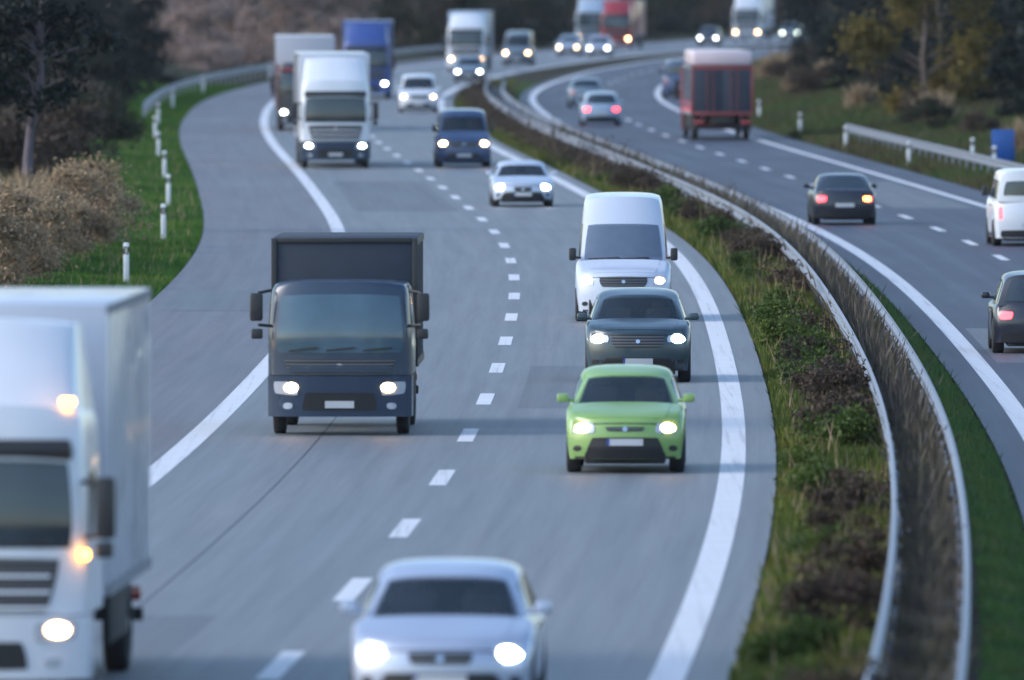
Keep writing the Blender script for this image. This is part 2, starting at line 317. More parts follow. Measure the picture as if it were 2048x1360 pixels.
# ------------------------------------------------------------------ cars and vans
def car(name, pm, L=4.2, W=1.78, H=1.48, hood=(.70, .84, .98), cowl=1.0, screen=(1.05, 1.75), belt=.95, roof=(1.9, .25), tail=1.0, rearscreen=(.35, .85), wr=.33,
        lamp=(.52, .9, .54, .70), lmat='warm', bulb=.085, grill=(.44, .49, .63), intake=(.66, .25, .45), roofw=.74, front=True, tails='redoff', sidewin=True, vanback=False,
        gmat='grille', bonnet_dark=False, cargo=None, badge=True, plates=True, wtop=.76, glassm=None, front_open=True, roofmat=None, lamp_one_amber=False):
    r = empty(name); hw = W / 2; h0 = -L / 2
    yf, yr = h0 + wr * 2.45, -h0 - wr * 2.35; arch = wr * 1.16
    def zb(y):
        z = .21
        for yw in (yf, yr):
            d = abs(y - yw)
            if d < arch: z = max(z, wr + math.sqrt(arch * arch - d * d) * .98 - .0)
        return z
    tz = [(0, hood[0]), (.012, hood[0] + .035), (.035, lerp(hood[0], hood[1], .6)), (.1, hood[1])]
    tc = cowl / L; tz += [(tc, hood[2]), (tc + .1, belt), (.8, belt + .02), (.96, tail), (.985, tail - .04), (1, tail - .09)]
    def body(u, t, v):
        y0 = h0 + t * L; zt = prof(tz, t); z_b = zb(y0); z = z_b + v * (zt - .035 * u * u * abs(u) - z_b)
        ww = hw * prof([(0, .86), (.012, .9), (.035, .945), (.09, .985), (.2, 1), (.8, 1), (.94, .97), (.98, .93), (1, .88)], t)
        zz = z / zt
        ww *= prof([(0, .95), (.3, .985), (.55, 1), (.8, .985), (.93, .955), (1, .9)], v) if v <= 1 else .9
        k = max(0, 1 - t * 9); y = y0 + k * (.24 * abs(u) ** 2.6 + .28 * max(0, v - .62) ** 1.5 + .05 * (1 - min(1, v / .3)) + .03 * max(0, .5 - abs(v - .5)))
        k2 = max(0, 1 - (1 - t) * 9); y -= k2 * (.17 * abs(u) ** 2.6 + .25 * max(0, v - .6) ** 1.4 + .05 * (1 - min(1, v / .3)))
        return (u * ww, y, z)
    us = [-1, -.96, -.88, -.75, -.5, -.25, 0, .25, .5, .75, .88, .96, 1]; vs = [0, .08, .2, .35, .5, .65, .78, .88, .95, 1]
    ts = sorted(set([0, .006, .015, .03, .05, .08, .12] + [i / 56 for i in range(8, 50)] + [.92, .95, .97, .985, .994, 1]))
    boxmap('body', body, us, ts, vs, pm, r)
    zt0 = hood[0]
    def FX(x, z):  # metres -> front face parameters
        v = (z - .21) / (zt0 - .21); s = prof([(0, .95), (.3, .985), (.55, 1), (.8, .985), (.93, .955), (1, .9)], v); return (x / (hw * .86 * s), v)
    zt1 = tail - .09
    def RX(x, z):
        v = (z - .21) / (zt1 - .21); s = prof([(0, .95), (.3, .985), (.55, 1), (.8, .985), (.93, .955), (1, .9)], v); return (x / (hw * .88 * s), v)
    fq = lambda x0, x1, z0, z1, s=0, s2=0: [FX(x0 + s2, z0), FX(x1 - s2, z0), FX(x1 + s2 * 0, z1), FX(x0, z1)]
    # lamps
    for sx in (-1, 1):
        x0, x1, z0, z1 = lamp[0] * hw, lamp[1] * hw, lamp[2], lamp[3]
        q = [FX(sx * x0, z0 + .01), FX(sx * x1, z0 + .045), FX(sx * x1, z1), FX(sx * x0, z1 - .03)]
        if sx < 0: q = [q[1], q[0], q[3], q[2]]
        h = patch('headlight', body, 'front', q, M['lens'], r, .008, 8, .45)
        if lmat:
            cx, cz = sx * lerp(x0, x1, .5), (z0 + z1) / 2 + .004
            patch('bulb', body, 'front', [FX(cx - bulb, cz - bulb * .68), FX(cx + bulb, cz - bulb * .68), FX(cx + bulb, cz + bulb * .68), FX(cx - bulb, cz + bulb * .68)], M[lmat], h, .016, 8, 1)
        q = [RX(sx * hw * .6, .66 * tail + .0), RX(sx * hw * .84, .66 * tail), RX(sx * hw * .84, .66 * tail + .17), RX(sx * hw * .56, .66 * tail + .14)]
        if sx < 0: q = [q[1], q[0], q[3], q[2]]
        if vanback:
            q = [RX(sx * hw * .76, .72), RX(sx * hw * .86, .72), RX(sx * hw * .86, min(zt1 - .02, 1.05)), RX(sx * hw * .76, min(zt1 - .02, 1.05))]
            if sx < 0: q = [q[1], q[0], q[3], q[2]]
        tl = patch('tail_light', body, 'rear', q, M[tails], r, .008, 6, .4)
        if lamp_one_amber and sx < 0:
            cz = .66 * tail + .08
            patch('indicator', body, 'rear', [RX(-hw * .8, cz - .06), RX(-hw * .58, cz - .06), RX(-hw * .58, cz + .06), RX(-hw * .8, cz + .06)], M['amber'], tl, .016, 6, .6)
        fl = patch('fog_light', body, 'front', [FX(sx * hw * .8 - .06, .33), FX(sx * hw * .8 + .06, .33), FX(sx * hw * .8 + .06, .42), FX(sx * hw * .8 - .06, .42)], M['black'], r, .006, 6, .9)
    g = patch('grille', body, 'front', fq(-grill[0] * hw, grill[0] * hw, grill[1], grill[2], 0, .04), M[gmat], r, .008, 8, .2)
    if badge:
        cz = (grill[1] + grill[2]) / 2; patch('badge', body, 'front', fq(-.038, .038, cz - .035, cz + .035), M['chrome'], g, .016, 6, 1)
    patch('air_intake', body, 'front', [FX(-intake[0] * hw - .05, intake[1]), FX(intake[0] * hw + .05, intake[1]), FX(intake[0] * hw - .06, intake[2]), FX(-intake[0] * hw + .06, intake[2])], M['intake'], r, .008, 8, .08)
    patch('bumper_trim', body, 'front', fq(-.84 * hw, .84 * hw, .215, .25), M['black'], r, .006, 8)
    if plates:
        p = patch('number_plate', body, 'front', fq(-.26, .26, intake[2] - .12, intake[2] - .02), M['plate'], r, .022, 2)
        patch('country_strip', body, 'front', fq(-.26, -.225, intake[2] - .12, intake[2] - .02), M['platey'], p, .024, 1)
        p = patch('number_plate', body, 'rear', [RX(-.26, .5), RX(.26, .5), RX(.26, .61), RX(-.26, .61)], M['plate'], r, .022, 2)
    # bonnet shut line
    patch('bonnet', body, 'top', [(-.78, .022), (.78, .022), (.84, tc * .97), (-.84, tc * .97)], roofmat if bonnet_dark else pm, r, .006, 10, 0, .02)
    patch('rear_bumper', body, 'rear', [RX(-.8 * hw, .23), RX(.8 * hw, .23), RX(.8 * hw, .42), RX(-.8 * hw, .42)], M['black'], r, .01, 8, .1)
    for sx, face in ((-1, 'left'), (1, 'right')):
        tA, tB = (yf + arch - h0) / L + .02, (yr - arch - h0) / L - .02
        patch('sill', body, face, [(tA, .02), (tB, .02), (tB, .12), (tA, .12)], M['black'], r, .008, 6)
        for th in ((.42, .62) if sidewin else (.3,)):
            patch('door_handle', body, face, [(th, .84), (th + .03, .84), (th + .03, .87), (th, .87)], M['black'], r, .03, 2)
    # greenhouse
    f0, f1 = h0 + screen[0], h0 + screen[1]; b0, b1 = -h0 - rearscreen[0], -h0 - rearscreen[1]
    gz0 = min(hood[2], belt) - .05
    def gh(u, t, v):
        yfv, yrv = lerp(f0, f1, v), lerp(b0, b1, v ** (1 if not vanback else 2)); y = lerp(yfv, yrv, t)
        k = max(0, 1 - t * 4); k2 = max(0, 1 - (1 - t) * 4)
        y += k * .2 * abs(u) ** 2.4 - k2 * .14 * abs(u) ** 2.4
        top = H - .045 * u * u * abs(u) - (.06 if not vanback else .03) * (2 * t - 1) ** 2 - (0.03 if vanback else .05) * k
        top -= .03 * abs(u) ** 8
        z = lerp(gz0, top, v); ww = lerp(hw * .935, hw * roofw, v ** 1.15 if not vanback else v ** 1.25) * (1 - .05 * max(0, 1 - t * 6) - .05 * max(0, 1 - (1 - t) * 6))
        if v > .93: ww *= 1 - .5 * (v - .93)
        return (u * ww, y, z)
    gv = [0, .1, .25, .4, .55, .7, .82, .9, .95, .98, 1]; gt = [0, .03, .08, .15, .25, .4, .55, .7, .8, .88, .94, .98, 1]
    patch('bonnet_gap', body, 'front', fq(-.62 * hw, .62 * hw, hood[0] - .035, hood[0] - .022), M['black'], r, .004, 8)
    gv = sorted(set(gv + [.12, .9 if not vanback else round(wtop - .02, 3)]))
    boxmap('roof', gh, us, gt, gv, roofmat or pm, r, 42, hole=(.88, .12, .9 if not vanback else round(wtop - .02, 3)) if front_open else None)
    if front_open:
        zb_ = max(gz0, belt) ; ys_ = h0 + screen[1] + .35
        for sx in (-1, 1):
            e = MB(); e.box(sx * .36, ys_, zb_ + .02, .46, .12, .42, .05).box(sx * .36, ys_ + .02, zb_ + .3, .26, .09, .15, .04).tube((sx * .36 - .06, ys_, zb_ + .2), (sx * .36 - .06, ys_, zb_ + .28), .01).tube((sx * .36 + .06, ys_, zb_ + .2), (sx * .36 + .06, ys_, zb_ + .28), .01)
            e.build('seat', M['seat'], r)
        e = MB()
        for k in range(16):
            a0_, a1_ = math.pi * 2 * k / 16, math.pi * 2 * (k + 1) / 16; e.tube((.36 + .18 * math.cos(a0_), h0 + screen[1] - .12, zb_ + .02 + .17 * math.sin(a0_)), (.36 + .18 * math.cos(a1_), h0 + screen[1] - .12, zb_ + .02 + .17 * math.sin(a1_)), .016, n=6)
        e.build('steering_wheel', M['black'], r)
        MB().box(0, h0 + screen[1] - .02, H - .16 if not vanback else lerp(gz0, H, wtop) - .1, .2, .03, .06, .015).build('inside_mirror', M['black'], r)
    a0 = .1 if not vanback else .06
    if glassm is None: glassm = M['screen_glass'] if front_open else None
    ws = patch('windscreen', gh, 'front', [(-.93, a0), (.93, a0), (.9, .93 if not vanback else wtop), (-.9, .93 if not vanback else wtop)], glassm or M['glass'], r, .008, 12, .06)
    wt = .93 if not vanback else .76
    for sx in (-1, 1): patch('wiper', gh, 'front', [(-.1 + sx * .35 - .38, a0 + .02), (-.1 + sx * .35 + .35, a0 + .02), (-.1 + sx * .35 + .35, a0 + .05), (-.1 + sx * .35 - .38, a0 + .035)], M['black'], ws, .022, 6)
    patch('rear_window', gh, 'rear', [(-.86, .14 if not vanback else .2), (.86, .14 if not vanback else .2), (.82, .88 if not vanback else .66), (-.82, .88 if not vanback else .66)], M['glass'], r, .008, 10, .1)
    for sx, face in ((-1, 'left'), (1, 'right')):
        if vanback and not sidewin: quads = [[(.035, .1), (.17, .1), (.17, .62), (.09, .62)]]
        elif vanback: quads = [[(.035, .1), (.2, .1), (.2, .72), (.1, .72)], [(.22, .1), (.58, .1), (.58, .72), (.22, .72)], [(.61, .1), (.95, .1), (.95, .72), (.61, .72)]]
        else: quads = [[(.05, .14), (.42, .14), (.42, .86), (.07, .86)], [(.45, .14), (.76, .14), (.76, .86), (.45, .86)], [(.79, .14), (.93, .14), (.9, .8), (.79, .84)]]
        for q in quads: patch('side_window', gh, face, q, M['glass'], r, .006, 6)
        mz = gz0 + (.14 if not vanback else .22); mh = .13 if not vanback else .26; my = f0 + .28 * (1 if not vanback else .8)
        mo = MB(); mo.box(sx * (hw + .055), my, mz, .17 if not vanback else .15, .1, mh, .035).tube((sx * (hw * .88), my + .02, mz - mh * .3), (sx * (hw + .04), my + .02, mz - mh * .25), .025)
        mo.build('wing_mirror', pm if not vanback else M['black'], r)
    # underbody and wheels
    MB().box(0, 0, .31, W - .56, L - .3, .34, .03).build('underbody', M['under'], r)
    for yy in (yf, yr):
        for sx in (-1, 1): wheel(r, sx * (hw - .12), yy, wr)
    if cargo:
        cw, ch, cm, cl = cargo; y0 = h0 + screen[1] - .1
        MB().box(0, y0 + cl / 2, (ch + .55) / 2, cw, cl, ch - .55, .04).build('cargo_box', cm, r)
        e = MB()
        for sx in (-1, 1): e.box(sx * (cw / 2 - .01), y0 - .006, (ch + .55) / 2, .07, .05, ch - .6, .01)
        e.box(0, y0 - .006, ch - .03, cw - .1, .05, .06, .01).build('box_frame', M['black'], r)
    return r

# ------------------------------------------------------------------ lorries
def lorry(name, cabm, boxm, H=3.9, cabH=3.0, Lbox=10.0, lmat='white', fair=True, W=2.5, trim=None, visor=True, roofm=None, bumperm=None, orange=False, lampz=.8, semi=True, side_stripe=None, scr0=1.62, lampu=.79, glassm=None, frame=False):
    r = empty(name); Lc = 2.3; Lt = Lc + Lbox + .7; h0 = -Lt / 2; hw = W / 2 - .01
    def cab(u, t, v):
        z = lerp(.95, cabH, v) - .05 * u ** 4 * v; y = h0 + t * Lc + max(0, 1 - t * 5) * (.16 * abs(u) ** 3.5 + .3 * max(0, v - .42) ** 1.4)
        ww = hw * prof([(0, .93), (.04, .965), (.12, .99), (.3, 1), (1, 1)], t) * prof([(0, 1), (.45, 1), (.9, .955), (.97, .93), (1, .89)], v)
        return (u * ww, y, z)
    us = [-1, -.97, -.9, -.8, -.5, -.2, .2, .5, .8, .9, .97, 1]; ts = [0, .01, .03, .06, .1, .2, .4, .7, 1]; vs = [0, .1, .25, .4, .5, .6, .75, .88, .94, .98, 1]
    boxmap('cab', cab, us, ts, vs, cabm, r, 40)
    V = lambda z: (z - .95) / (cabH - .95)
    scr1 = min(2.5, cabH - (.42 if cabH > 2.55 else .2))
    ws = patch('windscreen', cab, 'front', [(-.93, V(scr0)), (.93, V(scr0)), (.93, V(scr1)), (-.93, V(scr1))], glassm or M['glass'], r, .01, 12, .06)
    for cx in (-.55, 0, .55): patch('wiper', cab, 'front', [(cx - .2, V(scr0 + .03)), (cx + .22, V(scr0 + .07)), (cx + .22, V(scr0 + .1)), (cx - .2, V(scr0 + .05))], M['black'], ws, .03, 4)
    gr = patch('grille', cab, 'front', [(-.72, V(.97)), (.72, V(.97)), (.84, V(scr0 - .1)), (-.84, V(scr0 - .1))], M['grille'], r, .012, 8, .08)
    patch('badge', cab, 'front', [(-.05, V(scr0 - .24)), (.05, V(scr0 - .24)), (.05, V(scr0 - .16)), (-.05, V(scr0 - .16))], M['chrome'], gr, .025, 6, 1)
    for k in range(3):
        z = lerp(1.0, scr0 - .2, k / 2.6); patch('grille_bar', cab, 'front', [(-.74, V(z)), (.74, V(z)), (.74, V(z + .035)), (-.74, V(z + .035))], cabm, gr, .03, 6)
    def bmp(u, t, v):
        y = h0 - .07 + t * .9 + max(0, 1 - t * 3) * .2 * abs(u) ** 3.5; ww = hw * prof([(0, .95), (.15, .99), (1, 1)], t)
        return (u * ww, y + .06 * (1 - v) * (1 - t), lerp(.3, .94, v))
    boxmap('bumper', bmp, us, [0, .05, .15, .3, .6, 1], [0, .08, .3, .6, .9, 1], bumperm or cabm, r, 40)
    Bv = lambda z: (z - .3) / .64
    patch('air_intake', bmp, 'front', [(-.55, Bv(.4)), (.55, Bv(.4)), (.5, Bv(.68)), (-.5, Bv(.68))], M['intake'], r, .01, 6, .1)
    p = patch('number_plate', bmp, 'front', [(-.21, Bv(.44)), (.21, Bv(.44)), (.21, Bv(.55)), (-.21, Bv(.55))], M['plate'], r, .025, 2)
    for sx in (-1, 1):
        q = [(sx * .6, Bv(lampz - .13)), (sx * .94, Bv(lampz - .1)), (sx * .96, Bv(lampz + .1)), (sx * .6, Bv(lampz + .08))]
        if sx < 0: q = [q[1], q[0], q[3], q[2]]
        hl = patch('headlight', bmp, 'front', q, M['lens'], r, .01, 8, .3)
        if lmat:
            cx = sx * lampu; patch('bulb', bmp, 'front', [(cx - .1, Bv(lampz - .075)), (cx + .1, Bv(lampz - .075)), (cx + .1, Bv(lampz + .075)), (cx - .1, Bv(lampz + .075))], M[lmat], hl, .02, 8, 1)
        patch('fog_light', bmp, 'front', [(sx * .75 - .07, Bv(.42)), (sx * .75 + .07, Bv(.42)), (sx * .75 + .07, Bv(.52)), (sx * .75 - .07, Bv(.52))], M['lens'], r, .01, 6, .8)
        patch('side_window', cab, 'left' if sx < 0 else 'right', [(.12, V(1.75)), (.6, V(1.75)), (.6, V(2.4)), (.2, V(2.4))], M['glass'], r, .008, 6, .1)
        mo = MB(); mo.box(sx * (hw + .17), h0 + .12, 2.02, .2, .12, .62 if W > 2.4 else .44, .04).box(sx * (hw + .16), h0 + .12, 1.6, .18, .1, .16, .03)
        mo.tube((sx * hw * .95, h0 + .25, 2.28), (sx * (hw + .14), h0 + .14, 2.24), .025).tube((sx * hw * .95, h0 + .25, 1.72), (sx * (hw + .14), h0 + .14, 1.74), .025)
        mo.build('wing_mirror', M['black'], r)
        if orange:
            MB().box(sx * (hw * .82), h0 + .3, cabH + .03, .14, .1, .07, .02).build('marker_lamp', M['amber'], r)
            MB().box(sx * (hw - .03), h0 + .12, 1.55, .07, .1, .09, .02).build('indicator', M['amber'], r)
    if visor:
        MB().box(0, h0 + .12, scr1 + .1, W - .35, .3, .16, .04, Matrix.Rotation(R(-18), 4, 'X')).build('sun_visor', trim or M['black'], r)
    if fair:
        def fr(u, t, v): return (u * hw * lerp(.93, .84, v) * prof([(0, .88), (.2, .96), (1, 1)], t), h0 + .35 + lerp(t * (Lc - .4), .95 + t * (Lc - 1.35), v) + .2 * abs(u) ** 3 * max(0, 1 - 3 * t), lerp(cabH - .1, H - .12 - .06 * u * u, v))
        boxmap('roof_fairing', fr, us, [0, .05, .15, .3, .6, 1], [0, .2, .4, .6, .8, .92, 1], cabm, r, 40)
    if trim:
        t_ = MB()
        for sx in (-1, 1): t_.box(sx * (hw - .03), h0 + .55, 1.9, .1, .5, 1.9, .02)
        t_.build('cab_trim', trim, r)
    # chassis + box
    yb = h0 + Lc + .6
    ch = MB(); ch.box(0, (h0 + .6 - h0) / 2 + .4, .78, .9, Lt - 1.2, .3, .02)
    for sx in (-1, 1): ch.box(sx * (hw - .1), yb + Lbox * .42, .68, .06, Lbox * .42, .5, .01)
    ch.box(0, -h0 - .12, .5, W - .15, .12, .14, .02); ch.build('chassis', M['under'], r)
    MB().box(0, yb + Lbox / 2, (H + 1.0) / 2, W, Lbox, H - 1.0, .03).build('cargo_box', boxm, r)
    st = MB()
    for sx in (-1, 1):
        for k in range(int(Lbox / 1.1)): st.box(sx * (W / 2 + .006), yb + .6 + k * 1.1, (H + 1.05) / 2, .012, .05, H - 1.15)
        st.box(sx * (W / 2 + .008), yb + Lbox / 2, 1.06, .016, Lbox, .12).box(sx * (W / 2 + .008), yb + Lbox / 2, H - .06, .016, Lbox, .1)
    st.build('curtain_strap', M['black'] if frame else M['strap'], r)
    if frame:
        e = MB()
        for sx in (-1, 1): e.box(sx * (W / 2 - .03), yb - .008, (H + 1) / 2, .09, .05, H - 1.02, .01)
        e.box(0, yb - .008, H - .04, W - .16, .05, .08, .01).build('box_frame', M['black'], r)
    if roofm: MB().box(0, yb + Lbox / 2, H + .3, W - .1, Lbox - .1, .6, .14).build('box_roof', roofm, r)
    if side_stripe:
        s_ = MB()
        for sx in (-1, 1): s_.box(sx * (W / 2 + .004), yb + Lbox / 2, 1.35, .008, Lbox - .1, .45)
        s_.build('side_stripe', side_stripe, r)
    yR = yb + Lbox
    d = MB()
    for sx in (-1, 1):
        d.box(sx * (W / 2 - .05), yR + .01, (H + 1) / 2, .1, .05, H - 1, .01)
        for q in (.35, .62): d.tube((sx * q, yR + .05, 1.1), (sx * q, yR + .05, H - .2), .018)
    d.box(0, yR + .01, H - .08, W - .1, .05, .16, .01).box(0, yR + .01, 1.06, W - .1, .05, .14, .01); d.build('rear_frame', trim or M['steel'], r)
    for sx in (-1, 1):
        MB().box(sx * .58, yR + .015, (H + 1) / 2, 1.12, .03, H - 1.32, .005).build('rear_door', boxm, r)
        MB().box(sx * (hw - .3), yR + .05, .72, .42, .06, .16, .02).build('tail_light', M['redoff'], r)
        for y in (h0 + 1.2,): wheel(r, sx * (hw - .17), y, .5, .62)
        for y in ([h0 + 4.6] if semi else []) + ([yR - 2.0, yR - 3.3] if semi else [yR - 2.2]): wheel(r, sx * (hw - .2), y, .5, .8)
    MB().box(0, yR + .04, .86, .52, .02, .11).build('number_plate', M['plate'], r)
    r['half'] = Lt / 2
    return r

# ------------------------------------------------------------------ road alignment (x of the solid line beside the central strip, against distance)
AL = [(-300, -30), (-100, -14), (0, -6.5), (60, -2.8), (100, -.2), (148, 1.75), (188, 2.9), (216, 3.5), (246, 3.85), (290, 4.2), (328, 4.35), (373, 4.05), (401, 3.45), (452, 2.1), (487, 1.15), (557, -.95), (621, -2.5), (691, -3.5), (740, -3.75),
      (792, -3.1), (850, -1.5), (909, .7), (993, 5.5), (1041, 9), (1122, 16.5), (1231, 28), (1400, 50), (1600, 84), (2000, 168), (2600, 320), (3200, 500)]
_ay = np.array([p[0] for p in AL], float); _ax = np.array([p[1] for p in AL], float)
_gy = np.arange(-300, 3200, 2.0); _gx = np.interp(_gy, _ay, _ax)
_k = np.exp(-.5 * (np.arange(-40, 41) / 11.0) ** 2); _k /= _k.sum()
_gx = np.convolve(np.pad(_gx, 40, mode='reflect', reflect_type='odd'), _k, 'valid')
def RX_(y): return float(np.interp(y, _gy, _gx))
def slope(y): return (RX_(y + 6) - RX_(y - 6)) / 12
def at(y, off):
    s = slope(y); c = 1 / math.sqrt(1 + s * s); return (RX_(y) + off * c, y - off * s * c)
def offset_of(x, y): return (x - RX_(y)) / math.sqrt(1 + slope(y) ** 2)
def hgt(off, y=0):
    h = -.06
    if off < -13.2: h += min(1.2, (-13.2 - off) * .05)
    if off > 14: h += min(3.0, (off - 14) * .14)
    if .6 < off < 4.0: h += .1 * math.sin((off - .6) / 3.4 * math.pi)
    return h
def ribbon(name, o0, o1, z, y0, y1, m, label=None, step=6, kind='structure', zf=None, nx=1):
    V = []; F = []; UV = []; ys = np.arange(y0, y1 + .01, step)
    for y in ys:
        for i in range(nx + 1):
            o = lerp(o0, o1, i / nx); x, yy = at(y, o); V.append((x, yy, z if zf is None else zf(o, y))); UV.append((o, y))
    n = nx + 1
    for j in range(len(ys) - 1):
        for i in range(nx): F.append((j * n + i, j * n + i + 1, (j + 1) * n + i + 1, (j + 1) * n + i))
    me = bpy.data.meshes.new(name); me.from_pydata(V, [], F); uv = me.uv_layers.new(name='UVMap')
    for lp in me.loops: uv.data[lp.index].uv = UV[lp.vertex_index]
    o = link(name, me, m, None, None); o['kind'] = kind
    return o
# ground
def ground():
    offs = sorted(set([-900, -500, -300, -160, -100, -70, -50, -40] + list(np.arange(-34, -12.2, 1.4)) + [-12.4, -11.9, 0.3, .62, 1.2, 1.8, 2.4, 3.0, 3.6, 3.98, 4.3, 12.4, 12.8] + list(np.arange(13.4, 40, 1.4)) + [45, 60, 80, 120, 200]))
    ys = np.arange(-100, 3100, 6.0); V = []; F = []
    for y in ys:
        for o in offs:
            x, yy = at(y, o); b = .12 * math.sin(x * .9 + y * .13) * math.sin(y * .21 + o) if (o < -14 or o > 15) else 0
            if o < -45 : b *= 1
            V.append((x, yy, hgt(o) + b))
    n = len(offs)
    for j in range(len(ys) - 1):
        for i in range(n - 1): F.append((j * n + i, j * n + i + 1, (j + 1) * n + i + 1, (j + 1) * n + i))
    me = bpy.data.meshes.new('ground'); me.from_pydata(V, [], F); o = link('ground', me, M['earth'], None, 60); o['kind'] = 'structure'
    me = bpy.data.meshes.new('far_land'); s = 9000; me.from_pydata([(-s, -s, -1.2), (s, -s, -1.2), (s, s, -1.2), (-s, s, -1.2)], [], [(0, 1, 2, 3)])
    o = link('far_land', me, M['earth'], None, None); o['kind'] = 'structure'
ground()
Y0, Y1 = 20, 2400
ribbon('road', -8.6, .62, 0, Y0, Y1, M['asphalt'], nx=6)
ribbon('hard_shoulder', -12.1, -8.6, -.002, Y0, Y1, M['shoulder'], nx=3)
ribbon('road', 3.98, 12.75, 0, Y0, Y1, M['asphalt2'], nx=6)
ribbon('median_soil', .64, 3.96, 0, Y0, 1500, M['median'], nx=8, zf=lambda o, y: hgt(o) + .015)
ribbon('edge_line', -8.62, -8.25, .004, Y0, Y1, M['line'])
ribbon('edge_line', -.21, .16, .004, Y0, Y1, M['line'])
ribbon('edge_line', 4.48, 4.82, .004, Y0, Y1, M['line'])
ribbon('edge_line', 11.1, 11.38, .004, Y0, Y1, M['line'])
ribbon('tar_seam', -6.52, -6.49, .003, 60, 236, M['seam'])
for a_, b_, o_, w_ in ((150, 163, -7.7, 2.2), (236, 262, -3.6, 2.6), (415, 470, -7.6, 3.0), (300, 318, -11.6, 2.4), (262, 290, 5.0, 2.4), (420, 470, 8.4, 2.4)):
    ribbon('asphalt_patch', o_, o_ + w_, .002, a_, b_, M['patch'])
ribbon('tar_seam', 8.2, 8.24, .003, Y0, Y1, M['seam'])
def dashes(off, wd, yc0, y1):
    V = []; F = []; y = yc0
    while y < y1:
        b = len(V)
        for k in range(3):
            for s in (-1, 1): x, yy = at(y - 3 + 3 * k, off + s * wd / 2); V.append((x, yy, .004))
        F += [(b, b + 1, b + 3, b + 2), (b + 2, b + 3, b + 5, b + 4)]; y += 18
    me = bpy.data.meshes.new('lane_dashes'); me.from_pydata(V, [], F); o = link('lane_dashes', me, M['line'], None, None); o['kind'] = 'structure'
dashes(-4.2, .25, 168.7 - 18 * 7, 1700)
dashes(8.0, .22, 172 - 18 * 7, 1700)

# ------------------------------------------------------------------ roadside furniture
def guardrail(name, offs, ya, yb, label, sp=4.0, z=.75, group=None):
    cx, cy = at((ya + yb) / 2, sum(offs) / len(offs)); root = empty(name, (cx, cy, 0)); tag(root, label, 'guardrail', group)
    prf = [(0, .155), (.035, .13), (.035, .07), (-.03, .03), (-.03, -.03), (.035, -.07), (.035, -.13), (0, -.155)]
    for oi, off in enumerate(offs):
        sgn = -1 if oi == 0 and len(offs) > 1 else (1 if len(offs) > 1 else (1 if off < 0 else -1))
        V = []; F = []; ys = np.arange(ya, yb + .1, 3.0)
        for y in ys:
            for d, dz in prf:
                x, yy = at(y, off + sgn * d); V.append((x - cx, yy - cy, z - .15 + dz))
            for d, dz in prf[::-1]:
                x, yy = at(y, off + sgn * (d - .008)); V.append((x - cx, yy - cy, z - .15 + dz))
        n = 16
        for j in range(len(ys) - 1):
            for i in range(n): F.append((j * n + i, j * n + (i + 1) % n, (j + 1) * n + (i + 1) % n, (j + 1) * n + i))
        me = bpy.data.meshes.new('rail'); me.from_pydata(V, [], F); link('rail', me, M['steel'], root, 40)
    oc = sum(offs) / len(offs); pm = None; rest = MB(); k = 0; nr = 0
    for y in np.arange(ya + 1, yb, sp):
        x, yy = at(y, oc); k += 1
        def shape(m, X, Y):
            m.box(X - abs(offs[1] - offs[0]) / 2 + .07, Y, (z - .2) / 2 - .1, .05, .1, z - .12, .008).box(X + abs(offs[1] - offs[0]) / 2 - .07, Y, (z - .2) / 2 - .1, .05, .1, z - .12, .008) if len(offs) > 1 else m.box(X, Y, (z - .2) / 2 - .1, .06, .1, z - .12, .008)
            if len(offs) > 1: m.box(X, Y, z - .42, abs(offs[1] - offs[0]) - .06, .05, .05, .008)
        if k <= 95:
            if pm is None: m = MB(); shape(m, 0, 0); p = m.build('post', M['steel'], root); pm = p.data
            else: p = bpy.data.objects.new('post', pm); C.objects.link(p); p.parent = root
            p.location = (x - cx, yy - cy, 0)
        else: shape(rest, x - cx, yy - cy); nr += 1
    if nr: o = rest.build('posts', M['steel'], root); o['kind'] = 'stuff'
    else: rest.bm.free()
guardrail('median_guardrail', (2.24, 3.1), 105, 760, 'double sided galvanised steel guardrail running along the central strip between the carriageways', 4.0)
guardrail('verge_guardrail', (14.4,), 300, 566, 'single steel guardrail on the right verge below the dark trees, near the blue sign', 4.0)
guardrail('verge_guardrail', (-13.9,), 640, 1040, 'single steel guardrail round the outside of the far bend on the left', 6.0)

ORD = ['nearest', 'second', 'third', 'fourth', 'fifth', 'sixth', 'seventh', 'eighth', 'ninth', 'tenth', 'eleventh', 'twelfth']
ONES = ['', 'first', 'second', 'third', 'fourth', 'fifth', 'sixth', 'seventh', 'eighth', 'ninth', 'tenth', 'eleventh', 'twelfth', 'thirteenth', 'fourteenth', 'fifteenth', 'sixteenth', 'seventeenth', 'eighteenth', 'nineteenth']
def ordw(n):
    if n < 20: return ONES[n]
    t = {2: 'twent', 3: 'thirt', 4: 'fort', 5: 'fift'}[n // 10]
    return t + 'ieth' if n % 10 == 0 else t + 'y ' + ONES[n % 10]
_post = None
def post(x, y, z, label, group, rz=0):
    global _post
    if _post is None:
        r = empty('delineator_post'); b = MB(); b.box(0, 0, .48, .13, .1, 1.0, .025); b.build('post_body', M['postw'], r)
        k = MB(); k.box(0, 0, .8, .138, .108, .2, .02, Matrix.Rotation(R(9), 4, 'Y')); k.build('black_band', M['postk'], r)
        MB().box(0, -.056, .8, .06, .01, .14).build('reflector', M['reflect'], r); _post = r; KIDS[r.name] = list(r.children) if False else [o for o in C.objects if o.parent == r]; o = r
    else: o = copy_tree(_post)
    o.location = (x, y, z); o.rotation_euler = (0, 0, rz); tag(o, label, 'delineator post', group)
